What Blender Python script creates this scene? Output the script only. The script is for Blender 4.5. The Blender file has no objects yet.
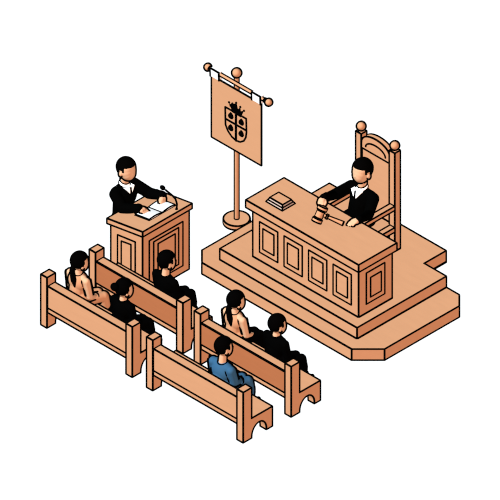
import bpy, bmesh, math
from mathutils import Vector, Matrix
C = bpy.context.scene.collection
PI = math.pi
LR = 0.0120                       # radius of the black edge lines
VIEW = Vector((1, -1, 1)).normalized()

# ---------------------------------------------------------------- measuring
def P(px, py, z):
    """world point that a photograph pixel shows at height z (origin at pixel 250,300; 90 px per metre)"""
    u = (px - 250) / 63.64; v = (py - 300 + 73.48 * z) / 36.74
    return Vector(((u + v) / 2, (u - v) / 2, z))

# ---------------------------------------------------------------- materials
def lin(c):
    return tuple(((x / 255) / 12.92 if x / 255 <= .04045 else ((x / 255 + .055) / 1.055) ** 2.4) for x in c)
T = 3.0                           # how strongly the key + fill light a fully lit face
def mat(name, rgb, grain=0.0, direct=None):
    m = bpy.data.materials.new(name); m.use_nodes = True
    nt = m.node_tree; nt.nodes.clear()
    out = nt.nodes.new('ShaderNodeOutputMaterial')
    b = nt.nodes.new('ShaderNodeBsdfPrincipled')
    b.inputs['Roughness'].default_value = 1.0
    b.inputs['Specular IOR Level'].default_value = 0.0
    col = direct if direct else tuple(x / T for x in lin(rgb))
    nt.links.new(b.outputs[0], out.inputs[0])
    if grain:
        tc = nt.nodes.new('ShaderNodeTexCoord'); mp = nt.nodes.new('ShaderNodeMapping')
        mp.inputs['Scale'].default_value = (1.2, 6, 6)
        no = nt.nodes.new('ShaderNodeTexNoise'); no.inputs['Scale'].default_value = 3
        cr = nt.nodes.new('ShaderNodeValToRGB')
        cr.color_ramp.elements[0].position = .3; cr.color_ramp.elements[1].position = .7
        cr.color_ramp.elements[0].color = tuple(x * (1 - grain) for x in col) + (1,)
        cr.color_ramp.elements[1].color = tuple(x * (1 + grain) for x in col) + (1,)
        nt.links.new(tc.outputs['Object'], mp.inputs[0]); nt.links.new(mp.outputs[0], no.inputs[0])
        nt.links.new(no.outputs[0], cr.inputs[0]); nt.links.new(cr.outputs[0], b.inputs['Base Color'])
    else:
        b.inputs['Base Color'].default_value = col + (1,)
    return m
WOOD = mat('light_wood', (233, 171, 128), .02)
DARK = mat('shade_toned_wood', (199, 123, 81), .02)  # shade on the second-row pew backs, painted into the wood colour
INK = mat('black_line', (0, 0, 0), direct=(.0004, .0004, .0004))
BLACK = mat('black_cloth', (0, 0, 0), direct=(.0005, .0005, .0005))
HAIR = mat('black_hair', (0, 0, 0), direct=(.0006, .0005, .0005))
SKIN = mat('skin', (249, 197, 157))
TAN = mat('tan_cloth', (230, 168, 126))
FLAG = mat('tan_banner_cloth', (232, 172, 129), .012)
BLUE = mat('blue_cloth', (62, 108, 146))
WHITE = mat('white_cloth', (0, 0, 0), direct=(.38, .39, .40))
SHIRT = mat('white_shirt_cotton', (0, 0, 0), direct=(.78, .78, .78))
PAGE = mat('white_paper', (0, 0, 0), direct=(.37, .37, .37))
GREY = mat('pale_edge_wood', (214, 190, 176))
FLOOR = mat('white_floor', (0, 0, 0), direct=(.375, .375, .375))

# ---------------------------------------------------------------- mesh helpers
class MB:
    """collects shapes into one bmesh; every solid gets black tubes along its sharp edges"""
    def __init__(s):
        s.bm = bmesh.new(); s.mats = []; s.foot = 1.0   # foot > 1: heavier line where the solid meets what it stands on
    def mi(s, m):
        if m not in s.mats: s.mats.append(m)
        return s.mats.index(m)
    def merge(s, other, m=None):
        i = s.mi(m) if m else None
        vm = {v: s.bm.verts.new(v.co) for v in other.verts}
        for f in other.faces:
            try: nf = s.bm.faces.new([vm[v] for v in f.verts])
            except ValueError: continue
            nf.smooth = f.smooth
            if i is not None: nf.material_index = i
    def tube(s, a, b, r=LR, m=INK, n=6, cap=True, r2=None):
        a = Vector(a); b = Vector(b); d = b - a
        if d.length < 1e-6: return
        r2 = r if r2 is None else r2
        d.normalize()
        x = d.orthogonal().normalized(); y = d.cross(x); i = s.mi(m)
        e = min(r, .3 * r + .002) if cap else 0
        A = []; B = []
        for k in range(n):
            q = 2 * PI * k / n; w = x * math.cos(q) + y * math.sin(q)
            A.append(s.bm.verts.new(a - d * e + w * r)); B.append(s.bm.verts.new(b + d * e + w * r2))
        for k in range(n):
            f = s.bm.faces.new([A[k], A[(k + 1) % n], B[(k + 1) % n], B[k]]); f.material_index = i
        f = s.bm.faces.new(A[::-1]); f.material_index = i
        f = s.bm.faces.new(B); f.material_index = i
    def dot(s, p, r=LR, m=INK):
        b = bmesh.new(); bmesh.ops.create_icosphere(b, subdivisions=1, radius=r * 1.02)
        bmesh.ops.translate(b, vec=Vector(p), verts=b.verts); s.merge(b, m); b.free()
    def line(s, pts, r=LR, m=INK, closed=False):
        pts = [Vector(p) for p in pts]
        seq = list(zip(pts, pts[1:])) + ([(pts[-1], pts[0])] if closed else [])
        for a, b in seq: s.tube(a, b, r, m, cap=False)
        for p in pts: s.dot(p, r, m)
    def solid(s, b, m, skip=None, lines=True, angle=30):
        """adds closed bmesh b; outlines its sharp edges except those skip(mid, dir) refuses"""
        bmesh.ops.recalc_face_normals(b, faces=b.faces)
        if lines:
            pts = set(); es = []
            for e in b.edges:
                if len(e.link_faces) == 2 and math.degrees(e.calc_face_angle(0)) < angle: continue
                p, q = e.verts[0].co.copy(), e.verts[1].co.copy()
                if skip and skip((p + q) / 2, (q - p).normalized()): continue
                es.append((p, q)); pts.add(tuple(p)); pts.add(tuple(q))
        s.merge(b, m)
        if lines:
            zm = min(p.z for p, q in es)
            for p, q in es: s.tube(p, q, LR * (s.foot if max(p.z, q.z) < zm + 1e-4 else 1), cap=False)
            for p in pts: s.dot(p)
        b.free()
    def hexa(s, bot, top, m, skip=None, lines=True):
        b = bmesh.new(); n = len(bot)
        B = [b.verts.new(p) for p in bot]; U = [b.verts.new(p) for p in top]
        b.faces.new(B[::-1]); b.faces.new(U)
        for k in range(n): b.faces.new([B[k], B[(k + 1) % n], U[(k + 1) % n], U[k]])
        s.solid(b, m, skip, lines)
    def box(s, x0, x1, y0, y1, z0, z1, m, skip=None, lines=True):
        q = [(x0, y0), (x1, y0), (x1, y1), (x0, y1)]
        s.hexa([(x, y, z0) for x, y in q], [(x, y, z1) for x, y in q], m, skip, lines)
    def prism(s, poly, z0, z1, m, skip=None, lines=True):
        s.hexa([(x, y, z0) for x, y in poly], [(x, y, z1) for x, y in poly], m, skip, lines)
    def ball(s, c, r, m, ring=True):
        b = bmesh.new(); bmesh.ops.create_uvsphere(b, u_segments=24, v_segments=16, radius=r)
        bmesh.ops.translate(b, vec=Vector(c), verts=b.verts)
        for f in b.faces: f.smooth = True
        s.merge(b, m); b.free()
        if ring: s.contour_ring(Vector(c), r)
    def contour_ring(s, c, r):
        x = VIEW.orthogonal().normalized(); y = VIEW.cross(x)
        pts = [c + (x * math.cos(2 * PI * k / 32) + y * math.sin(2 * PI * k / 32)) * (r + LR * .6) for k in range(32)]
        for k in range(32): s.tube(pts[k], pts[(k + 1) % 32])
    def cyl(s, a, b_, r0, r1, m, n=24, lines=True, rims=(1, 1), view=VIEW, lr=LR):
        """cylinder/cone with rim lines and the two side lines"""
        a = Vector(a); b_ = Vector(b_); d = (b_ - a).normalized()
        x = view.cross(d).normalized(); y = d.cross(x)
        A = [a + (x * math.cos(2 * PI * k / n) + y * math.sin(2 * PI * k / n)) * r0 for k in range(n)]
        B = [b_ + (x * math.cos(2 * PI * k / n) + y * math.sin(2 * PI * k / n)) * r1 for k in range(n)]
        bb = bmesh.new(); VA = [bb.verts.new(p) for p in A]; VB = [bb.verts.new(p) for p in B]
        bb.faces.new(VA[::-1]); bb.faces.new(VB)
        for k in range(n):
            f = bb.faces.new([VA[k], VA[(k + 1) % n], VB[(k + 1) % n], VB[k]]); f.smooth = False
        bmesh.ops.recalc_face_normals(bb, faces=bb.faces)
        s.merge(bb, m); bb.free()
        if lines:
            for on, R in zip(rims, (A, B)):
                if on:
                    for k in range(n): s.tube(R[k], R[(k + 1) % n], lr)
            s.tube(A[0], B[0], lr); s.tube(A[n // 2], B[n // 2], lr)
    def build(s, name, parent=None):
        bmesh.ops.recalc_face_normals(s.bm, faces=s.bm.faces)
        me = bpy.data.meshes.new(name); s.bm.to_mesh(me); s.bm.free()
        for m in s.mats: me.materials.append(m)
        o = bpy.data.objects.new(name, me); C.objects.link(o)
        if parent: o.parent = parent
        return o

def tag(o, label, cat, group=None):
    o['label'] = label; o['category'] = cat
    if group: o['group'] = group
    return o
def thing(name, label, cat, loc, rz=0, group=None):
    o = bpy.data.objects.new(name, None); C.objects.link(o)
    o.location = loc; o.rotation_euler = (0, 0, rz); o.empty_display_size = .1
    return tag(o, label, cat, group)

# ---------------------------------------------------------------- floor
m = MB(); b = bmesh.new(); bmesh.ops.create_grid(b, x_segments=1, y_segments=1, size=14)
m.merge(b, FLOOR); b.free()
fl = m.build('floor'); fl.location.z = -.010; fl['kind'] = 'structure'

# ---------------------------------------------------------------- dais
Z1, Z2 = .15, .30
A = P(202, 261.7, Z1); A2 = P(202, 249.2, Z1); B = P(350.8, 349.6, Z1); Cc = P(383.7, 349.6, Z1)
D = P(459.3, 305.9, Z1); E = P(459.3, 294.9, Z1)
yf = (A.y + B.y) / 2; c1, c2, c3 = .17, .2585, .15          # the three cut corners
xl = (202 - 250) / 63.64 - yf - c1
xr = (B.x + c2 + Cc.x + D.x) / 3; yb = (459.3 - 250) / 63.64 - xr + c3
dais = thing('dais', 'wide stepped wooden dais with cut corners carrying the long desk and high chair', 'platform',
             ((xl + xr) / 2, (yf + yb) / 2, 0))
ox, oy = (xl + xr) / 2, (yf + yb) / 2
low = [(xl + c1, yf), (xr - c2, yf), (xr, yf + c2), (xr, yb - c3), (xr - c3, yb), (xl, yb), (xl, yf + c1)]
m = MB(); m.prism([(x - ox, y - oy) for x, y in low], 0, Z1, WOOD); m.build('lower_step', dais)
F0 = P(220.4, 248.4, Z2); F1 = P(355.6, 327.5, Z2); F2 = P(447, 277, Z2); N1 = P(424, 263.1, Z2); N2 = P(445.6, 251.4, Z2); N4 = P(328, 181.6, Z2)
ux0, ux1, uy0, uy1 = F0.x, (F1.x + F2.x) / 2, (F0.y + F1.y) / 2, (F2.y + N1.y) / 2
nx = (N1.x + N2.x) / 2; ny = (N2.y + N4.y) / 2
up = [(ux0, uy0), (ux1, uy0), (ux1, uy1), (nx, uy1), (nx, ny), (ux0 - .03, ny), (ux0 - .03, uy1), (ux0, uy1)]
m = MB(); m.foot = 1.5; m.prism([(x - ox, y - oy) for x, y in up], Z1, Z2, WOOD); m.build('upper_step', dais)
m = MB(); m.box(ux0 + .3 - ox, nx - .5 - ox, yb + .01 - oy, ny - .4 - oy, 0, Z1 - .001, WOOD); m.build('rear_plinth', dais)

# ---------------------------------------------------------------- desk
dc = P(358.6, 317.4, Z2)                      # front right bottom corner of the body
DX0, DX1, DY0, DY1 = dc.x - 1.66, dc.x, dc.y, dc.y + .525
DH = .768
dox, doy = (DX0 + DX1) / 2, (DY0 + DY1) / 2
desk = thing('judge_desk', 'long wooden panelled desk standing on the stepped dais', 'desk', (dox, doy, Z2))
m = MB(); m.foot = 1.5; m.box(DX0 - dox, DX1 - dox, DY0 - doy, DY1 - doy, 0, DH - .1, WOOD); m.build('body', desk)
m = MB(); m.box(DX0 - .058 - dox, DX1 + .055 - dox, DY0 - .055 - doy, DY0 + .545 - doy, DH - .1, DH, WOOD); m.build('desktop', desk)
def rect_panel(parent, org, ex, ez_slope, n, rects, name='panel'):
    """nested raised rectangles; rects = [(a0,a1,zb,zt_left,zt_right)] along direction ex, n the outward normal"""
    m = MB(); org = Vector(org); ex = Vector(ex); n = Vector(n)
    for i, (a0, a1, zb, zl, zr) in enumerate(rects):
        q = [(a0, zb), (a1, zb), (a1, zr), (a0, zl)]
        base = [org + ex * a + Vector((0, 0, z)) + n * (.0005 + .004 * i) for a, z in q]
        topp = [p + n * .004 for p in base]
        b = bmesh.new(); Bv = [b.verts.new(p) for p in base]; Tv = [b.verts.new(p) for p in topp]
        b.faces.new(Bv[::-1]); b.faces.new(Tv)
        for k in range(4): b.faces.new([Bv[k], Bv[(k + 1) % 4], Tv[(k + 1) % 4], Tv[k]])
        m.solid(b, WOOD, lines=False)
        m.line(topp, r=LR * .92, closed=True)
    return m.build(name, parent)
for k in range(4):
    a = .11 + k * .3853
    rect_panel(desk, (DX0 - dox, DY0 - doy, 0), (1, 0, 0), 0, (0, -1, 0),
               [(a, a + .285, .117, .53, .53), (a + .056, a + .229, .186, .464, .464)])
rect_panel(desk, (DX1 - dox, DY0 - doy, 0), (0, 1, 0), 0, (1, 0, 0),
           [(.116, .405, .124, .546, .546), (.179, .346, .193, .458, .458)])
ZD = Z2 + DH

# sounding block
pb = P(282.4, 211.6, ZD)
sx, sy = .258, .201
blk = thing('sounding_block', 'small flat wooden sounding block with stepped striped sides on the long desk', 'sounding block',
            (pb.x - sx / 2, pb.y + sy / 2, ZD))
m = MB(); hh = .06
def ring(f, z):
    a, c = sx / 2 - f * .029, sy / 2 - f * .031
    return [(-a, -c, z), (a, -c, z), (a, c, z), (-a, c, z)]
m.hexa(ring(0, .008), ring(1, hh), GREY, lines=False)
for f, z in ((0, .009), (.5, .009 + (hh - .009) / 2), (1, hh)): m.line(ring(f, z), r=LR * .8, closed=True)
for q, w in zip(ring(0, .009), ring(1, hh)): m.line([q, w], r=LR * .9)
m.build('body', blk)
m = MB(); m.hexa(ring(1.05, hh), ring(1.05, hh + .003), WOOD, lines=False); m.line(ring(1, hh + .003), r=LR * .9, closed=True); m.build('top_face', blk)

# gavel
gb = P(316.0, 220.5, ZD)
gav = thing('gavel', 'wooden gavel with banded head tilted on the desk under the seated judge\'s hand', 'gavel', gb)
def G(px, py, z): return P(px, py, z) - gb
h0 = Vector((0, 0, .022)); hd = Vector((-.03, .10, .155)).normalized()
hd = (P(323.3, 206.6, ZD + .17) - P(316.6, 221.5, ZD + .02)); hl = hd.length; hd.normalize()
h0 = P(316.4, 221.8, ZD + .03) - gb
m = MB()
m.cyl(h0 + hd * .035, h0 + hd * (hl - .035), .042, .042, WOOD, n=20, rims=(0, 0), lr=.0100)
m.build('head', gav)
for a0, a1 in ((0, .038), (hl - .038, hl)):
    m = MB(); m.cyl(h0 + hd * a0, h0 + hd * a1, .054, .054, WOOD, n=20, lr=.0100); m.build('end_band', gav)
for a0 in (.050, hl - .050):
    m = MB(); m.cyl(h0 + hd * (a0 - .005), h0 + hd * (a0 + .005), .046, .046, GREY, n=20, lr=.006); m.build('ring', gav)
hc = h0 + hd * hl * .55
he = G(343.2, 223.6, ZD + .024 + .0)
m = MB()
dv = (he - hc).normalized()
m.cyl(hc + dv * .04, hc + dv * .075, .016, .016, WOOD, n=12, lr=.0100)
m.cyl(hc + dv * .075, hc + dv * .095, .026, .026, WOOD, n=12, lr=.0100)
m.cyl(hc + dv * .095, he, .013, .021, WOOD, n=12, lr=.0115)
m.build('handle', gav)

# ---------------------------------------------------------------- judge's chair
rp = P(394.8, 251.5, Z2)
PW = .085; SP = .528                                     # post size, post pitch
cx = rp.x - (SP + PW) / 2; cy = rp.y
chair = thing('judge_chair', 'tall wooden armchair with arched back and ball finials behind the long desk', 'chair', (cx, cy - .2, Z2))
def cb(m, x0, x1, y0, y1, z0, z1, mt=WOOD, **k): m.box(x0, x1, y0 + .2, y1 + .2, z0, z1, mt, **k)
hw = (SP + PW) / 2
for s_ in (-1, 1):
    x0 = hw - PW if s_ > 0 else -hw
    m = MB(); m.foot = 1.5; cb(m, x0, x0 + PW, 0, PW, 0, 1.335)
    po = m.build('back_post', chair)
    m = MB(); m.ball((x0 + PW / 2, PW / 2 + .2, 1.40), .045, WOOD)
    m.cyl((x0 + PW / 2, PW / 2 + .2, 1.337), (x0 + PW / 2, PW / 2 + .2, 1.36), .03, .02, WOOD, n=12, lines=False)
    m.build('finial', po)
    m = MB(); cb(m, x0 + .012 if s_ > 0 else x0, (x0 + PW) if s_ > 0 else x0 + PW - .012, -.50, 0, .56, .615); m.build('armrest', chair)
    m = MB(); cb(m, x0 + .012 if s_ > 0 else x0, (x0 + PW) if s_ > 0 else x0 + PW - .012, -.50, 0, .265, .325); m.build('side_rail', chair)
    m = MB(); cb(m, x0 + .01, x0 + PW - .01, -.50, -.435, 0, .56)
    m.build('front_leg', chair)
m = MB(); cb(m, -hw + PW - .01, hw - PW + .01, -.46, .018, .28, .335, skip=lambda mid, d: abs(d.y) > .9); m.build('seat', chair)
m = MB(); cb(m, -hw + PW, hw - PW, .018, .05, .345, 1.15); m.build('backrest', chair)
iw = hw - PW
arc = [(-iw, 1.15)] + [(-iw * math.cos(PI * k / 20), 1.215 + .15 * math.sin(PI * k / 20) ** .8) for k in range(21)] + [(iw, 1.15)]
m = MB()
b = bmesh.new()
f0 = [b.verts.new((x, .008 + .2, z)) for x, z in arc]; f1 = [b.verts.new((x, .073 + .2, z)) for x, z in arc]
b.faces.new(f0); b.faces.new(f1[::-1])
for k in range(len(arc)): b.faces.new([f0[k], f0[(k + 1) % len(arc)], f1[(k + 1) % len(arc)], f1[k]])
m.solid(b, WOOD, lines=False)
for yy in (.208, .273): m.line([(x, yy, z) for x, z in arc], closed=(yy < .25))
m.line([(-.155 * math.cos(PI * k / 14), .206, 1.195 + .085 * math.sin(PI * k / 14)) for k in range(15)])
m.build('arched_crest', chair)

# ---------------------------------------------------------------- lectern
LX0, LX1, LY0, LY1 = -1.398, -.901, -.787, -.057
lox, loy = (LX0 + LX1) / 2, (LY0 + LY1) / 2
lect = thing('lectern', 'upright wooden panelled lectern with slanted top behind the left pews', 'lectern', (lox, loy, 0))
SL = .168
def ztop(X): return .899 + SL * (X + .87)
m = MB()
q = [(LX0, LY0), (LX1, LY0), (LX1, LY1), (LX0, LY1)]
m.hexa([(x - lox, y - loy, 0) for x, y in q], [(x - lox, y - loy, ztop(x) - .07) for x, y in q], WOOD)
m.build('body', lect)
q = [(-1.43, -.817), (-.87, -.817), (-.87, -.041), (-1.43, -.041)]
m = MB(); m.hexa([(x - lox, y - loy, ztop(x) - .068) for x, y in q], [(x - lox, y - loy, ztop(x)) for x, y in q], WOOD)
m.build('slanted_top', lect)
rect_panel(lect, (LX0 - lox, LY0 - loy, 0), (1, 0, 0), 0, (0, -1, 0),
           [(.11, .387, .11, .64, .68), (.173, .324, .17, .588, .615)])
rect_panel(lect, (LX1 - lox, LY0 - loy, 0), (0, 1, 0), 0, (1, 0, 0),
           [(.10, .627, .10, .70, .70), (.165, .556, .155, .655, .655), (.23, .498, .21, .60, .60)])

# open booklet on the lectern
bx1 = -.87 - .124; by0 = -.817 + .228; bw, bd = .217, .405
book = thing('open_book', 'open white book lying on the slanted lectern top between two hands', 'book',
             (bx1 - bw / 2, by0 + bd / 2, ztop(bx1 - bw / 2)))
bo = book.location
def bp(x, y, z): return Vector((bx1 - bw + x, by0 + y, ztop(bx1 - bw + x) + z)) - bo
for side in (0, 1):
    m = MB(); b = bmesh.new(); prof = []
    for k in range(9):
        t = k / 8; y = t * bd / 2; prof.append((y if side == 0 else bd - y, .008 + .016 * math.sin(PI * (.15 + .85 * t)) ))
    lo = [[b.verts.new(bp(x, y, .004)) for y, z in prof] for x in (0, bw)]
    hi = [[b.verts.new(bp(x, y, z)) for y, z in prof] for x in (0, bw)]
    for k in range(8):
        b.faces.new([hi[0][k], hi[0][k + 1], hi[1][k + 1], hi[1][k]]); b.faces.new([lo[0][k], lo[1][k], lo[1][k + 1], lo[0][k + 1]])
        for j in (0, 1): b.faces.new([lo[j][k], lo[j][k + 1], hi[j][k + 1], hi[j][k]])
    for k in (0, 8): b.faces.new([lo[0][k], lo[1][k], hi[1][k], hi[0][k]])
    m.solid(b, PAGE, lines=False)
    for x in (0, bw): m.line([bp(x, y, z) for y, z in prof], r=LR * .85)
    for k in (0, 8): m.line([bp(0, *prof[k]), bp(bw, *prof[k])], r=LR * .8)
    m.build('page', book)
m = MB(); q = [(-.012, -.012), (bw + .012, -.012), (bw + .012, bd + .012), (-.012, bd + .012)]
m.hexa([bp(x, y, .0005) for x, y in q], [bp(x, y, .005) for x, y in q], INK, lines=False); m.build('cover', book)

# microphone
mb_ = P(176.6, 209.6, .87)
mb_.z = ztop(mb_.x)
mb_ = P(176.6, 209.6, mb_.z); mb_.z = ztop(mb_.x)
mic = thing('microphone', 'slim black gooseneck microphone standing on the lectern top', 'microphone', mb_)
m = MB(); m.cyl((0, 0, 0), (0, 0, .014), .018, .015, BLACK, n=14, lines=False); m.build('base', mic)
m = MB()
def mp(px, py, t):      # bends back toward the speaker over the book
    g = P(px, py, mb_.z + t) - mb_; return g
pts = [Vector((0, 0, .005)), mp(177, 204, .07), mp(175.6, 199.2, .135), mp(172, 195.2, .17), mp(165.5, 189.9, .195)]
m.line(pts, r=.0115, m=BLACK); m.build('gooseneck', mic)
m = MB(); b = bmesh.new(); bmesh.ops.create_uvsphere(b, u_segments=16, v_segments=10, radius=1)
tip = mp(162.6, 187.7, .205); dd = (tip - pts[-1]).normalized()
Mx = Matrix.Translation(tip) @ dd.to_track_quat('Z', 'Y').to_matrix().to_4x4() @ Matrix.Diagonal((.027, .027, .036, 1))
bmesh.ops.transform(b, matrix=Mx, verts=b.verts); m.merge(b, BLACK); b.free(); m.build('capsule', mic)

# ---------------------------------------------------------------- banner stand
fb = P(236.7, 222.3, 0)
st = thing('banner_stand', 'tall wooden banner pole with round foot and ball top left of the dais', 'banner stand', fb)
m = MB(); m.cyl((0, 0, 0), (0, 0, .052), .148, .148, WOOD, n=48); m.build('round_base', st)
m = MB(); m.cyl((0, 0, .052), (0, 0, 1.985), .023, .023, WOOD, n=20, rims=(1, 0)); m.build('pole', st)
m = MB(); m.ball((0, 0, 2.034), .048, WOOD); m.build('ball_finial', st)
BY = -.047; BZ = 1.932
x0 = (208 - 236.8) / 63.64 + .047; x1 = (268.8 - 236.8) / 63.64 + .047
m = MB(); m.cyl((x0, BY, BZ), (x1, BY, BZ), .016, .016, WOOD, n=16); cbar = m.build('crossbar', st)
for x, sg in ((x0, 1), (x1, -1)):
    m = MB(); m.ball((x, BY, BZ), .036, WOOD); m.cyl((x + sg * .03, BY, BZ), (x + sg * .06, BY, BZ), .022, .022, WOOD, n=14); m.build('end_knob', cbar)
# banner cloth hangs from the bar
fx0 = (212 - 236.8) / 63.64 + .047; fx1 = fx0 + .786
ft = BZ - .075; fbm = ft - .838
ban = thing('banner', 'tan hanging banner with a black crowned shield emblem', 'banner', (fb.x, fb.y + BY, fbm))
th = .006
m = MB(); m.box(fx0, fx1, -th, th, 0, ft - fbm, FLAG, skip=lambda mid, d: mid.y > 0 or abs(d.y) > .9); m.build('cloth', ban)
for a in (fx0, fx1 - .135):
    m = MB(); m.hexa([(a, -.024, ft - fbm), (a + .135, -.024, ft - fbm), (a + .135, .024, ft - fbm), (a, .024, ft - fbm)],
                     [(a, -.028, BZ + .032 - fbm), (a + .135, -.028, BZ + .032 - fbm), (a + .135, .028, BZ + .032 - fbm), (a, .028, BZ + .032 - fbm)], WHITE, lines=False)
    for xx in (a, a + .135): m.line([(xx, -.024, ft - fbm), (xx, -.028, BZ + .032 - fbm)])
    m.line([(a, -.024, BZ + .032 - fbm), (a + .135, -.024, BZ + .032 - fbm)])
    m.build('hanging_loop', ban)
# emblem, drawn in the cloth's plane
def em(px, py):
    X = fx0 + (px - 212) / 63.64
    # y of the cloth top edge at this px
    gy = fb.y + BY; gx = fb.x + X
    z = (300 + 36.74 * (gx - gy) - py) / 73.48 - fbm
    return Vector((X, -th - .003, z))
m = MB()
sh = [(226, 106.5), (247, 118.3), (247.3, 132), (246.6, 137), (244.5, 140.6), (241, 141.6), (237, 140.3), (232.5, 136.2), (228.6, 130.3), (226.3, 124)]
m.line([em(*p) for p in sh], r=.0125, closed=True)
m.line([em(236.8, 112.5), em(236.8, 140.2)], r=.016)
m.line([em(226.4, 118.3), em(247.2, 130.2)], r=.0135)
def flat(pts, t=.005):
    b = bmesh.new(); f0 = [b.verts.new(em(*p) + Vector((0, .002, 0))) for p in pts]; f1 = [b.verts.new(em(*p) - Vector((0, t, 0))) for p in pts]
    n = len(pts); b.faces.new(f0); b.faces.new(f1[::-1])
    for k in range(n): b.faces.new([f0[k], f0[(k + 1) % n], f1[(k + 1) % n], f1[k]])
    bmesh.ops.triangulate(b, faces=b.faces); m.solid(b, INK, lines=False)
for qx, qy in ((231.5, 115.6), (242, 122), (231.4, 127.6), (241.9, 133.5)):
    flat([(qx - .2, qy - 4), (qx + 1.3, qy - 2.4), (qx + 2.4, qy - .2), (qx + 2.7, qy + 2), (qx + 1.8, qy + 3.4), (qx, qy + 3), (qx - 1.8, qy + 1.6), (qx - 2.7, qy - .2), (qx - 2.2, qy - 2.2), (qx - 1.3, qy - 3)])
flat([(229.6, 102.5), (232.2, 105.5), (233.4, 103.6), (235.4, 107), (237.2, 103), (238.6, 109), (241, 107), (241.4, 111), (244.6, 110.4), (242, 113.8), (241.6, 117), (232.6, 111.4), (232, 107.8)])
for q in ((229.8, 101.9), (233.2, 103.2), (237, 102.4), (241.1, 106.6), (244.8, 110.4)): m.dot(em(*q), r=.016)
for q in ((232, 105), (236, 107), (240, 110)): m.dot(em(*q), r=.024)
m.build('shield_emblem', ban)

# ---------------------------------------------------------------- pews
def pew(ox_, oy_, L, label, dark):
    """origin = floor point of the left end panel's front outer corner vertex; L = pitch between the end panels' right faces"""
    t = thing('pew', label, 'pew', (ox_, oy_, 0), 0, 'wooden pews in two rows')
    PX = .096; H = .684; SZ = .268; SD = .457
    for xe in (-PX, L - PX):
        prof = [(0, 0), (.13, 0)] + [(.2475 - .1175 * math.cos(PI * k / 16), .02 + .145 * math.sin(PI * k / 16)) for k in range(17)] + [(.365, 0), (SD, 0), (SD, SZ), (.13, SZ), (.13, H), (0, H)]
        b = bmesh.new(); f0 = [b.verts.new((xe, y, z)) for y, z in prof]; f1 = [b.verts.new((xe + PX, y, z)) for y, z in prof]
        n = len(prof); b.faces.new(f0[::-1]); b.faces.new(f1)
        for k in range(n): b.faces.new([f0[k], f0[(k + 1) % n], f1[(k + 1) % n], f1[k]])
        inner = xe if xe > 0 else xe + PX
        sk = lambda mid, d, i=inner: (abs(mid.z - SZ) < .01 and abs(mid.x - i) < .01) or (abs(mid.y - SD) < .01 and abs(mid.x - i) < .01 and mid.z > .2) or (abs(mid.y - .13) < .01 and abs(mid.x - i) > .001 and abs(d.x) > .9 and False)
        m = MB(); m.solid(b, WOOD, sk, angle=40)
        arcp = [(.2475 - .1175 * math.cos(PI * k / 16), .02 + .145 * math.sin(PI * k / 16)) for k in range(17)]
        m.build('end_panel', t)
    x0, x1 = 0, L - PX
    m = MB(); m.box(x0, x1, .012, SD, .205, SZ, WOOD, skip=lambda mid, d: abs(d.y) > .9); m.build('seat', t)
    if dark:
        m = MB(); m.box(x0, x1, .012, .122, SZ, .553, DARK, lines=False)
        m.line([(x0, .012, SZ), (x1, .012, SZ)]); m.build('backrest', t)['label'] = 'back panel in a painted shade tone'
        m = MB(); m.box(x0, x1, .012, .122, .553, .562, WOOD); m.build('top_rail', t)  # thin cap in the light tone, so the painted shade stops below the top
    else:
        m = MB(); m.box(x0, x1, .012, .122, SZ, .562, WOOD); m.build('backrest', t)
    return t
pA = P(47, 328, 0); pB = P(95.5, 303, 0); pD = P(200.5, 364.6, 0); pF = P(152.8, 390.6, 0)
LA, LB, LD, LF = 85.3 / 63.64, 87.4 / 63.64, 90.7 / 63.64, 90.4 / 63.64
pew(pA.x, pA.y, LA, 'wooden pew seating a ponytailed woman in tan and a woman with a bun', 0)
pew(pB.x, pB.y, LB, 'wooden pew nearest the lectern with shade-toned back panel and one man in black', 1)
pew(pD.x, pD.y, LD, 'wooden pew nearest the dais with shade-toned back panel, seating a ponytailed woman and a man', 1)
pew(pF.x, pF.y, LF, 'wooden pew seating only the person in the blue shirt', 0)

# ---------------------------------------------------------------- people
def capsule(b, p0, r0, p1, r1):
    p0 = Vector(p0); p1 = Vector(p1)
    t = bmesh.new()
    for p, r in ((p0, r0), (p1, r1)):
        s = bmesh.new(); bmesh.ops.create_uvsphere(s, u_segments=14, v_segments=10, radius=r)
        for v in s.verts: t.verts.new(v.co + p)
        s.free()
    res = bmesh.ops.convex_hull(t, input=t.verts)
    junk = [g for g in res['geom_interior'] if isinstance(g, bmesh.types.BMVert)] + [g for g in res['geom_unused'] if isinstance(g, bmesh.types.BMVert)]
    bmesh.ops.delete(t, geom=list(set(junk)), context='VERTS')
    vm = {v: b.verts.new(v.co) for v in t.verts}
    for f in t.faces: b.faces.new([vm[v] for v in f.verts])
    t.free()
def ellip(b, c, r, rot=None):
    s = bmesh.new(); bmesh.ops.create_uvsphere(s, u_segments=28, v_segments=20, radius=1)
    M = Matrix.Translation(Vector(c)) @ (rot.to_4x4() if rot else Matrix.Identity(4)) @ Matrix.Diagonal((r[0], r[1], r[2], 1))
    vm = {v: b.verts.new(M @ v.co) for v in s.verts}
    for f in s.faces: b.faces.new([vm[v] for v in f.verts])
    s.free()
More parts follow.
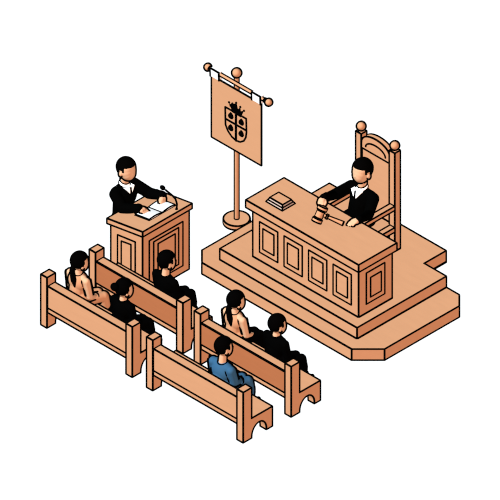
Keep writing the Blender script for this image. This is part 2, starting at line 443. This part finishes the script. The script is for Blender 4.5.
def blob(prims, grow=0.0, voxel=.008, smooth=6):
    """one continuous surface through all the given rounded volumes"""
    b = bmesh.new()
    for p in prims:
        if p[0] == 'c': capsule(b, p[1], p[2] + grow, p[3], p[4] + grow)
        else: ellip(b, p[1], tuple(x + grow for x in p[2]), p[3] if len(p) > 3 else None)
    bmesh.ops.recalc_face_normals(b, faces=b.faces)
    me = bpy.data.meshes.new('tmp'); b.to_mesh(me); b.free()
    o = bpy.data.objects.new('tmp', me); C.objects.link(o)
    md = o.modifiers.new('r', 'REMESH'); md.mode = 'VOXEL'; md.voxel_size = voxel
    sm = o.modifiers.new('s', 'SMOOTH'); sm.factor = .5; sm.iterations = smooth
    dg = bpy.context.evaluated_depsgraph_get()
    me2 = bpy.data.meshes.new_from_object(o.evaluated_get(dg))
    bpy.data.objects.remove(o); bpy.data.meshes.remove(me)
    out = bmesh.new(); out.from_mesh(me2); bpy.data.meshes.remove(me2)
    return out
def contour(m, b, vloc, keep=None, r=LR):
    """black line where the surface turns away: one short tube per crossed triangle"""
    b.normal_update()
    for f in b.faces:
        vs = list(f.verts)
        for tri in ([vs[0], vs[1], vs[2]],) if len(vs) == 3 else ([vs[0], vs[1], vs[2]], [vs[0], vs[2], vs[3]]):
            g = [v.normal.dot(vloc) for v in tri]
            pts = []
            for i in range(3):
                j = (i + 1) % 3
                if (g[i] > 0) != (g[j] > 0):
                    t = g[i] / (g[i] - g[j]); pts.append(tri[i].co.lerp(tri[j].co, t) + tri[i].normal.lerp(tri[j].normal, t).normalized() * r * .6)
            if len(pts) == 2 and (not keep or keep((pts[0] + pts[1]) / 2)):
                m.tube(pts[0], pts[1], r=r, n=5)
def add_blob(parent, name, prims, mtl, grow=0, voxel=.008, line=True, keep=None, smooth=6, cut=None, r=LR, label=None, extra=(), rings=()):
    b = blob(prims, grow, voxel, smooth)
    if cut: bmesh.ops.delete(b, geom=[v for v in b.verts if cut(v.co)], context='VERTS')
    for f in b.faces: f.smooth = True
    m = MB(); m.merge(b, mtl)
    if line:
        vloc = Matrix.Rotation(-parent.rotation_euler.z, 3, 'Z') @ VIEW
        contour(m, b, vloc, keep, r)
    for pr, gr, kp in extra:
        e = blob(pr, gr, voxel, smooth); contour(m, e, Matrix.Rotation(-parent.rotation_euler.z, 3, 'Z') @ VIEW, kp, r * .85); e.free()
    for c, rx, ry in rings:
        m.line([Vector(c) + Vector((rx * math.cos(2 * PI * k / 24), ry * math.sin(2 * PI * k / 24), .012 * math.sin(2 * PI * k / 24))) for k in range(24)], r=LR * .6, closed=True)
    b.free()
    o = m.build(name, parent)
    if label: o['label'] = label
    return o
def hair_cap(parent, hc_, rad, yaw=0, face_az=66, hairline=26, nape=-42, man=True, name='hair', fringe=0):
    """close shell of hair round the skull; the face opening is left free"""
    NA, NE = 120, 80; b = bmesh.new(); V = {}
    def keepv(az, el):
        a = abs(az)
        line_ = hairline - (a / 60) ** 2 * 5 + fringe * az / 60
        if el > line_: return True
        if a > 92: return el > nape
        if man:
            if face_az - 8 < a < face_az + 9 and el > -12: return True
            if face_az + 9 <= a <= 92: return el > -1
            return False
        return a > face_az + 10 and el > nape + 18 or a > face_az + 3 and el > -6
    for j in range(NE + 1):
        el = -90 + 180 * j / NE
        for i in range(NA):
            az = -180 + 360 * i / NA
            e, a = math.radians(el), math.radians(az)
            V[i, j] = (Matrix.Rotation(math.radians(yaw), 3, 'Z') @ Vector((math.sin(a) * math.cos(e) * rad[0], math.cos(a) * math.cos(e) * rad[1], math.sin(e) * rad[2])) + Vector(hc_), keepv(az, el))
    vm = {}
    def g(i, j, s):
        i %= NA
        if (i, j, s) not in vm:
            p = V[i, j][0]; c = Vector(hc_); vm[i, j, s] = b.verts.new(c + (p - c) * (1 if s else .9))
        return vm[i, j, s]
    on = {(i, j) for i in range(NA) for j in range(NE) if all(V[(i + a) % NA, j + c][1] for a in (0, 1) for c in (0, 1))}
    for i, j in on:
        f = b.faces.new([g(i, j, 1), g(i + 1, j, 1), g(i + 1, j + 1, 1), g(i, j + 1, 1)]); f.smooth = True
        b.faces.new([g(i, j, 0), g(i, j + 1, 0), g(i + 1, j + 1, 0), g(i + 1, j, 0)])
        for (di, dj, p, q) in ((0, -1, (i, j), (i + 1, j)), (0, 1, (i + 1, j + 1), (i, j + 1)), (-1, 0, (i, j + 1), (i, j)), (1, 0, (i + 1, j), (i + 1, j + 1))):
            if ((i + di) % NA, j + dj) not in on:
                try: b.faces.new([g(*p, 1), g(*p, 0), g(*q, 0), g(*q, 1)])
                except ValueError: pass
    bmesh.ops.remove_doubles(b, verts=b.verts, dist=1e-5)
    m = MB(); m.merge(b, HAIR); b.free()
    return m.build(name, parent)
HY = -24                                                 # how far the sitters look to one side, degrees
def head_prims(c, k=1.0, yaw=0):
    c = Vector(c); R_ = Matrix.Rotation(math.radians(yaw), 3, 'Z'); v = lambda x, y, z: c + R_ @ Vector((x, y, z)) * k
    return [('e', v(0, -.006, .022), (.096 * k, .104 * k, .105 * k)), ('e', v(0, .006, -.012), (.091 * k, .098 * k, .105 * k)), ('e', v(0, .020, -.040), (.080 * k, .086 * k, .092 * k)),
            ('e', v(0, .034, -.080), (.046 * k, .056 * k, .050 * k)), ('e', v(0, .103, -.03), (.009 * k, .010 * k, .018 * k)),
            ('e', v(.097, .0, -.03), (.012 * k, .02 * k, .028 * k)), ('e', v(-.097, .0, -.03), (.012 * k, .02 * k, .028 * k))]
def fingers(w, d, up, side, k=1.0, curl=.6, thumb=1):
    """a palm with four fingers and a thumb; w wrist, d direction of the hand, side = towards the thumb"""
    w = Vector(w); d = Vector(d).normalized(); up = Vector(up).normalized(); side = Vector(side).normalized()
    L = [('c', w, .024 * k, w + d * .045 * k + side * .012 * k, .025 * k), ('c', w, .024 * k, w + d * .045 * k - side * .014 * k, .024 * k)]
    for i, ln in enumerate((.060, .068, .062, .048)):
        s0 = w + d * .055 * k + side * (.027 - .018 * i) * k
        m1 = s0 + (d * math.cos(curl * .5) - up * math.sin(curl * .5)) * ln * .55 * k
        m2 = m1 + (d * math.cos(curl * 1.6) - up * math.sin(curl * 1.6)) * ln * .5 * k
        L += [('c', s0, .0105 * k, m1, .0098 * k), ('c', m1, .0098 * k, m2, .0088 * k)]
    t0 = w + d * .012 * k + side * .022 * k
    t1 = t0 + (d * .6 + side * .7 - up * .2).normalized() * .035 * k; t2 = t1 + (d * .9 + side * .1 - up * .3).normalized() * .028 * k
    L += [('c', t0, .013 * k, t1, .0115 * k), ('c', t1, .0115 * k, t2, .0095 * k)]
    return L

def spectator(pew_o, X, dz, label, kind, hair, hz_=0):
    """a figure sitting on a pew, looking towards the dais"""
    t = thing('person', label, 'person', (pew_o.x + X, pew_o.y + .31, 0), 0)
    z = dz; wom = kind == 'woman'
    sw = .093 if wom else .103                            # shoulder half width
    ch = .088 if wom else .10
    head = (.0, .02, .826 + z + hz_)
    torso = [('c', (0, .0, .365), .098, (0, .0, .50 + z), ch), ('e', (0, 0, .57 + z), (ch + .032, .082, .12)), ('c', (-sw + .015, -.002, .638 + z), .045, (sw - .015, -.002, .638 + z), .045)]
    neck = [('c', (0, -.005, .64 + z), .045, (0, .012, .76 + z + hz_), .038)]
    armu = []; armf = []; hands = []
    for s in (1, -1):
        sh_ = Vector((s * (sw + .036), -.004, .632 + z)); el = Vector((s * (sw + .058), .03, .42)); wr = Vector((s * .085 + .04, .14, .366))
        armu.append(('c', sh_, .040, el, .034)); armf.append(('c', el, .034, wr, .024))
        hands += fingers(wr, (-s * .15, 1, -.22), (0, .2, 1), (-s, -.1, 0), .85, .5)
    hips = [('c', (-.06, 0, .36), .088, (.06, 0, .36), .088)]
    legs = []; feet = []
    for s in (1, -1):
        hp = Vector((s * .062, .01, .338)); kn = Vector((s * .046 + .10, .25, .314)); an = Vector((s * .046 + .11, .275, .075)); ax = s * .046 + .11; 
        legs += [('c', hp, .060, kn, .044)]
        feet += [('c', kn, .047, Vector((ax, .27, .20)), .042), ('c', Vector((ax, .27, .20)), .042, an, .030),
                 ('c', an, .032, Vector((ax, .262, .034)), .032), ('c', Vector((ax, .262, .032)), .030, Vector((ax + .03, .38, .030)), .024)]
    body = torso + neck + head_prims(head, .90, HY) + armu + armf + hands + hips + legs + feet
    bare = kind == 'woman' and hair == 'ponytail'
    add_blob(t, 'body', body, SKIN, keep=lambda p: p.z > .69 + z or (bare and abs(p.x) > sw + .0 and p.y < .14 and p.z > .42) or (wom and p.z < .33),
             extra=[(armu + armf, .010, lambda p: p.z < .655 + z)] if bare else [])
    hr = (.097, .105, .108)
    hc2 = (0, head[1] - .008, head[2] + .024)
    if not wom:
        hair_cap(t, hc2, hr, HY, nape=-50)
    else:
        hair_cap(t, hc2, hr, HY, nape=-40, man=False)
    hx, hy, hz = hc2
    if hair == 'ponytail':
        add_blob(t, 'ponytail', [('c', (hx - .01, hy - .085, hz - .03), .026, (hx + .002, hy - .115, hz - .09), .034), ('c', (hx + .002, hy - .115, hz - .09), .034, (hx + .022, hy - .112, hz - .20), .036), ('c', (hx + .022, hy - .112, hz - .20), .036, (hx + .03, hy - .10, hz - .30), .012)], HAIR, line=False)
    if hair == 'bun':
        add_blob(t, 'hair_bun', [('e', (hx - .035, hy - .105, hz + .035), (.056, .05, .05))], HAIR, line=False)
    if kind == 'woman' and hair == 'ponytail':
        add_blob(t, 'sleeveless_top', torso[:1] + [('e', (0, 0, .575 + z), (ch + .03, .082, .11)), ('c', (-sw + .03, -.002, .632 + z), .040, (sw - .03, -.002, .632 + z), .040)] + [('c', (-.05, 0, .38), .088, (.05, 0, .38), .088)], TAN, grow=.010, rings=[((0, -.004, .690 + z), .052, .050)])
    else:
        cl = BLUE if kind == 'blue' else BLACK
        add_blob(t, 'shirt', torso + armu + armf + [('c', (-.05, 0, .38), .088, (.05, 0, .38), .088)], cl, grow=.012, line=(kind == 'blue'), smooth=4,
                 extra=[(armu + armf, .020, lambda p: p.z < .655 + z)] if kind == 'blue' else [], rings=[((0, -.004, .694 + z), .056, .053)])
    return t, hips, legs, feet
GP = 'people sitting on the pews'
def lower(t, hips, legs, feet, cloth, name, lower_cloth=None, shoes=True, line=False):
    add_blob(t, name, hips + legs + (feet[0:1] + feet[4:5]) + (feet[1:2] + feet[5:6] if lower_cloth else []), cloth, grow=.012, line=line)
    if shoes:
        for i in (0, 4):
            add_blob(t, 'shoe', feet[i + 2:i + 4], BLACK, grow=.006, line=False, cut=None)

r = spectator(pA, .185, .005, 'woman with black ponytail wearing all tan, seated at the outer end of her pew', 'woman', 'ponytail')
lower(*r, TAN, 'skirt', line=True)
r = spectator(pA, .885, -.01, 'woman in black with hair in a bun, seated beside the tan-dressed woman', 'woman', 'bun')
lower(*r, BLACK, 'skirt')
r = spectator(pB, .79, -.055, 'man in black seated on the pew in front of the lectern', 'man', 'short', .035)
lower(*r, BLACK, 'trousers', True)
r = spectator(pD, .23, -.005, 'woman with ponytail, tan top and black skirt, seated beside a man in black', 'woman', 'ponytail')
lower(*r, BLACK, 'skirt')
r = spectator(pD, .88, 0, 'man in black seated beside the ponytailed woman on the pew nearest the dais', 'man', 'short')
lower(*r, BLACK, 'trousers', True)
r = spectator(pF, .785, -.055, 'person with short black hair in a blue shirt sitting alone on a pew', 'blue', 'short', .055)
lower(*r, BLUE, 'trousers', True, line=True)

def suit_front(t, z0, y0, k=1.0, lean=.15, tie_w=.016):
    """shirt front, collar and tie; z0 = throat height, y0 = chest front"""
    m = MB()
    def q(x, z, o=0): return Vector((x, y0 + o - (z - z0) * lean * -1 * -1, z))
    def plate(pts, o0, o1, mt):
        b = bmesh.new(); f0 = [b.verts.new(q(x, z, o0)) for x, z in pts]; f1 = [b.verts.new(q(x, z, o1)) for x, z in pts]
        n = len(pts); b.faces.new(f0); b.faces.new(f1[::-1])
        for i in range(n): b.faces.new([f0[i], f0[(i + 1) % n], f1[(i + 1) % n], f1[i]])
        m.solid(b, mt, lines=False)
    plate([(-.062 * k, z0 + .01), (.062 * k, z0 + .01), (0, z0 - .092 * k)], -.05, .004, SHIRT)
    m.build('shirt_front', t)
    m = MB(); plate([(-.012, z0 + .01), (.012, z0 + .01), (.010, z0 - .02), (tie_w, z0 - .07 * k), (0, z0 - .095 * k), (-tie_w, z0 - .07 * k), (-.010, z0 - .02)], -.01, .012, BLACK)
    m.build('tie', t)

# --- the judge
J = Vector((cx, cy - .205, Z2))
t = thing('person', 'judge in black suit and tie seated in the tall chair, hand on the gavel', 'person', J, PI)
def JL(p): p = Vector(p) - J; return Vector((-p.x, -p.y, p.z))
rh = JL(P(320.5, 202.5, ZD + .155)); lh = JL(P(353.5, 222.3, ZD + .035))
SZc = .345
hd_c = Vector((0, .0, 1.055))
torso = [('c', (.01, .02, SZc + .13), .135, (0, .01, .62), .130), ('e', (0, 0, .68), (.15, .10, .14)), ('c', (-.14, 0, .765), .055, (.14, 0, .765), .055)]
neck = [('c', (0, -.005, .76), .05, (0, .0, .95), .046)]
arms = []; 
rs = Vector((.175, 0, .755)); re = Vector((.215, .25, .735)); rw = rh + Vector((.02, -.075, .015))
ls = Vector((-.175, 0, .755)); le = Vector((-.26, .16, .66)); lw = lh + Vector((-.02, -.07, .012))
sleeves = [('c', rs, .056, re, .047), ('c', re, .047, rw, .034), ('c', ls, .056, le, .047), ('c', le, .047, lw, .034)]
hands = fingers(rw, (rh - rw), (0, .3, 1), (-1, 0, 0), 1.15, 1.0) + fingers(lw, (.3, 1, -.1), (0, 0, 1), (1, .2, 0), 1.1, .5)
hips = [('c', (-.08, 0, SZc + .095), .095, (.08, 0, SZc + .095), .095)]
legs = []; feet = []
for s in (1, -1):
    kn = Vector((s * .09, .345, SZc + .075)); an = Vector((s * .09, .36, .08))
    legs += [('c', (s * .08, .02, SZc + .09), .085, kn, .062)]
    feet += [('c', kn, .058, an, .036), ('c', an, .036, (s * .09, .34, .036), .034), ('c', (s * .09, .35, .034), .032, (s * .09, .42, .030), .026)]
add_blob(t, 'body', torso + neck + head_prims(hd_c, 1.07) + sleeves + hands + hips + legs + feet, SKIN, voxel=.006,
         keep=lambda p: p.z > .83 and p.y < .3 or p.y > .43 and p.z > .70)
hair_cap(t, hd_c + Vector((0, -.008, .030)), (.114, .122, .127), nape=-46, hairline=20)
add_blob(t, 'suit_jacket', torso + sleeves + hips, BLACK, grow=.013, line=False)
add_blob(t, 'trousers', hips + legs + feet[0:1] + feet[3:4], BLACK, grow=.012, line=False)
for i in (1, 4): add_blob(t, 'shoe', feet[i:i + 2], BLACK, grow=.006, line=False)
def collar(t, c, r0, r1, h):
    m = MB(); c = Vector(c)
    n = 28
    b = bmesh.new(); R = []
    for rr, zz in ((r0, 0), (r1, h), (r1 - .008, h), (r0 - .008, 0)):
        R.append([b.verts.new(c + Vector((math.cos(2 * PI * k / n) * rr, math.sin(2 * PI * k / n) * rr, zz - math.sin(2 * PI * k / n) * .018))) for k in range(n)])
    for a in range(4):
        for k in range(n): b.faces.new([R[a][k], R[a][(k + 1) % n], R[(a + 1) % 4][(k + 1) % n], R[(a + 1) % 4][k]])
    m.solid(b, SHIRT, lines=False)
    for rr, zz in ((r0 + .002, 0), (r1 + .002, h)):
        m.line([c + Vector((math.cos(2 * PI * k / n) * rr, math.sin(2 * PI * k / n) * rr, zz - math.sin(2 * PI * k / n) * .018)) for k in range(n)], r=LR * .7, closed=True)
    m.build('collar', t)
collar(t, (0, .004, .828), .066, .056, .042)
suit_front(t, .815, .105, 1.1)

# --- the speaker
S = Vector((LX0 - .175, (LY0 + LY1) / 2, 0))
t = thing('person', 'man in black suit and tie standing at the lectern with hands on the book', 'person', S, -PI / 2)
def SLc(p): p = Vector(p) - S; return Vector((-p.y, p.x, p.z))
rh = SLc(P(143.5, 211.8, .89)); lh = SLc(P(165, 200.2, .895))
hd_c = Vector((0, .055, 1.24))
torso = [('c', (0, 0, .56), .11, (0, .01, .80), .11), ('e', (0, .02, .87), (.145, .115, .14)), ('c', (-.12, .012, .955), .055, (.12, .012, .955), .055)]
neck = [('c', (0, .01, .96), .05, (0, .05, 1.16), .045)]
rs = Vector((.145, .02, .945)); re = Vector((.175, .17, .84)); rw = rh + Vector((.01, -.065, .02))
ls = Vector((-.15, .02, .945)); le = Vector((-.225, .19, .86)); lw = lh + Vector((-.02, -.065, .02))
sleeves = [('c', rs, .056, re, .053), ('c', re, .053, rw, .037), ('c', ls, .058, le, .055), ('c', le, .055, lw, .037)]
hands = fingers(rw, rh - rw + Vector((-.02, 0, 0)), (0, 0, 1), (-1, 0, 0), 1.1, .6) + fingers(lw, lh - lw + Vector((.03, 0, -.01)), (0, 0, 1), (1, 0, 0), 1.1, .6)
hips = [('c', (-.065, 0, .54), .095, (.065, 0, .54), .095)]
legs = []; feet = []
for s in (1, -1):
    legs += [('c', (s * .07, 0, .52), .085, (s * .08, .0, .30), .058)]
    feet += [('c', (s * .08, 0, .30), .056, (s * .085, -.01, .08), .036), ('c', (s * .085, -.01, .08), .036, (s * .085, -.02, .036), .034), ('c', (s * .085, -.02, .034), .032, (s * .09, .10, .030), .026)]
add_blob(t, 'body', torso + neck + head_prims(hd_c, 1.0) + sleeves + hands + hips + legs + feet, SKIN, voxel=.006,
         keep=lambda p: p.z > 1.02 or p.y > .33)
hair_cap(t, hd_c + Vector((0, -.008, .028)), (.107, .115, .118), nape=-46, hairline=20)
add_blob(t, 'suit_jacket', torso + sleeves + hips, BLACK, grow=.013, line=False)
add_blob(t, 'trousers', hips + legs + feet[0:1] + feet[3:4], BLACK, grow=.012, line=False)
for i in (1, 4): add_blob(t, 'shoe', feet[i:i + 2], BLACK, grow=.006, line=False)
collar(t, (0, .024, 1.025), .062, .052, .040)
suit_front(t, 1.005, .115, 1.0)

# ---------------------------------------------------------------- light, sky, camera
W = .06                                                  # sky share
right_ = (.73, .51, .42)                                 # how light the +X faces are beside the fully lit ones
F_ = [(r_ - W / 2) for r_ in right_]
def sun(name, to_light, vals, angle=0.3, shadow=True):
    mx = max(vals); L = bpy.data.lights.new(name, 'SUN'); L.energy = mx * PI * T; L.color = [v / mx for v in vals]
    L.angle = math.radians(angle); L.use_shadow = shadow
    o = bpy.data.objects.new(name, L); C.objects.link(o)
    o.rotation_euler = Vector(to_light).to_track_quat('Z', 'Y').to_euler(); o.location = Vector(to_light) * 6
    return o
fy, fz = .28, .14
sun('warm_fill', (1, -fy, fz), [v * math.sqrt(1 + fy * fy + fz * fz) for v in F_], shadow=False)  # added fill that brightens the +X faces, casts no shadow
kd = Vector((-.58, -1, 1.055))
sun('cool_sun', kd, [(1 - W / 2 - fy * v) * kd.length for v in F_], shadow=False)      # key light with its shadow casting switched off
w = bpy.data.worlds.new('sky'); bpy.context.scene.world = w; w.use_nodes = True
w.node_tree.nodes['Background'].inputs[0].default_value = (1, 1, 1, 1)
w.node_tree.nodes['Background'].inputs[1].default_value = W * T

cam = bpy.data.cameras.new('camera'); cam.type = 'ORTHO'; cam.ortho_scale = 500 / 90
co = bpy.data.objects.new('camera', cam); C.objects.link(co)
co.location = Vector((0, 0, 50 / 73.48)) + VIEW * 9
co.rotation_euler = VIEW.to_track_quat('Z', 'Y').to_euler()
sc = bpy.context.scene; sc.camera = co
sc.view_settings.view_transform = 'Standard'; sc.view_settings.look = 'None'
sc.view_settings.exposure = 0; sc.view_settings.gamma = 1; sc.view_settings.use_curve_mapping = False
sc.cycles.diffuse_bounces = 0; sc.cycles.use_denoising = False
sc.cycles.filter_width = 1.15
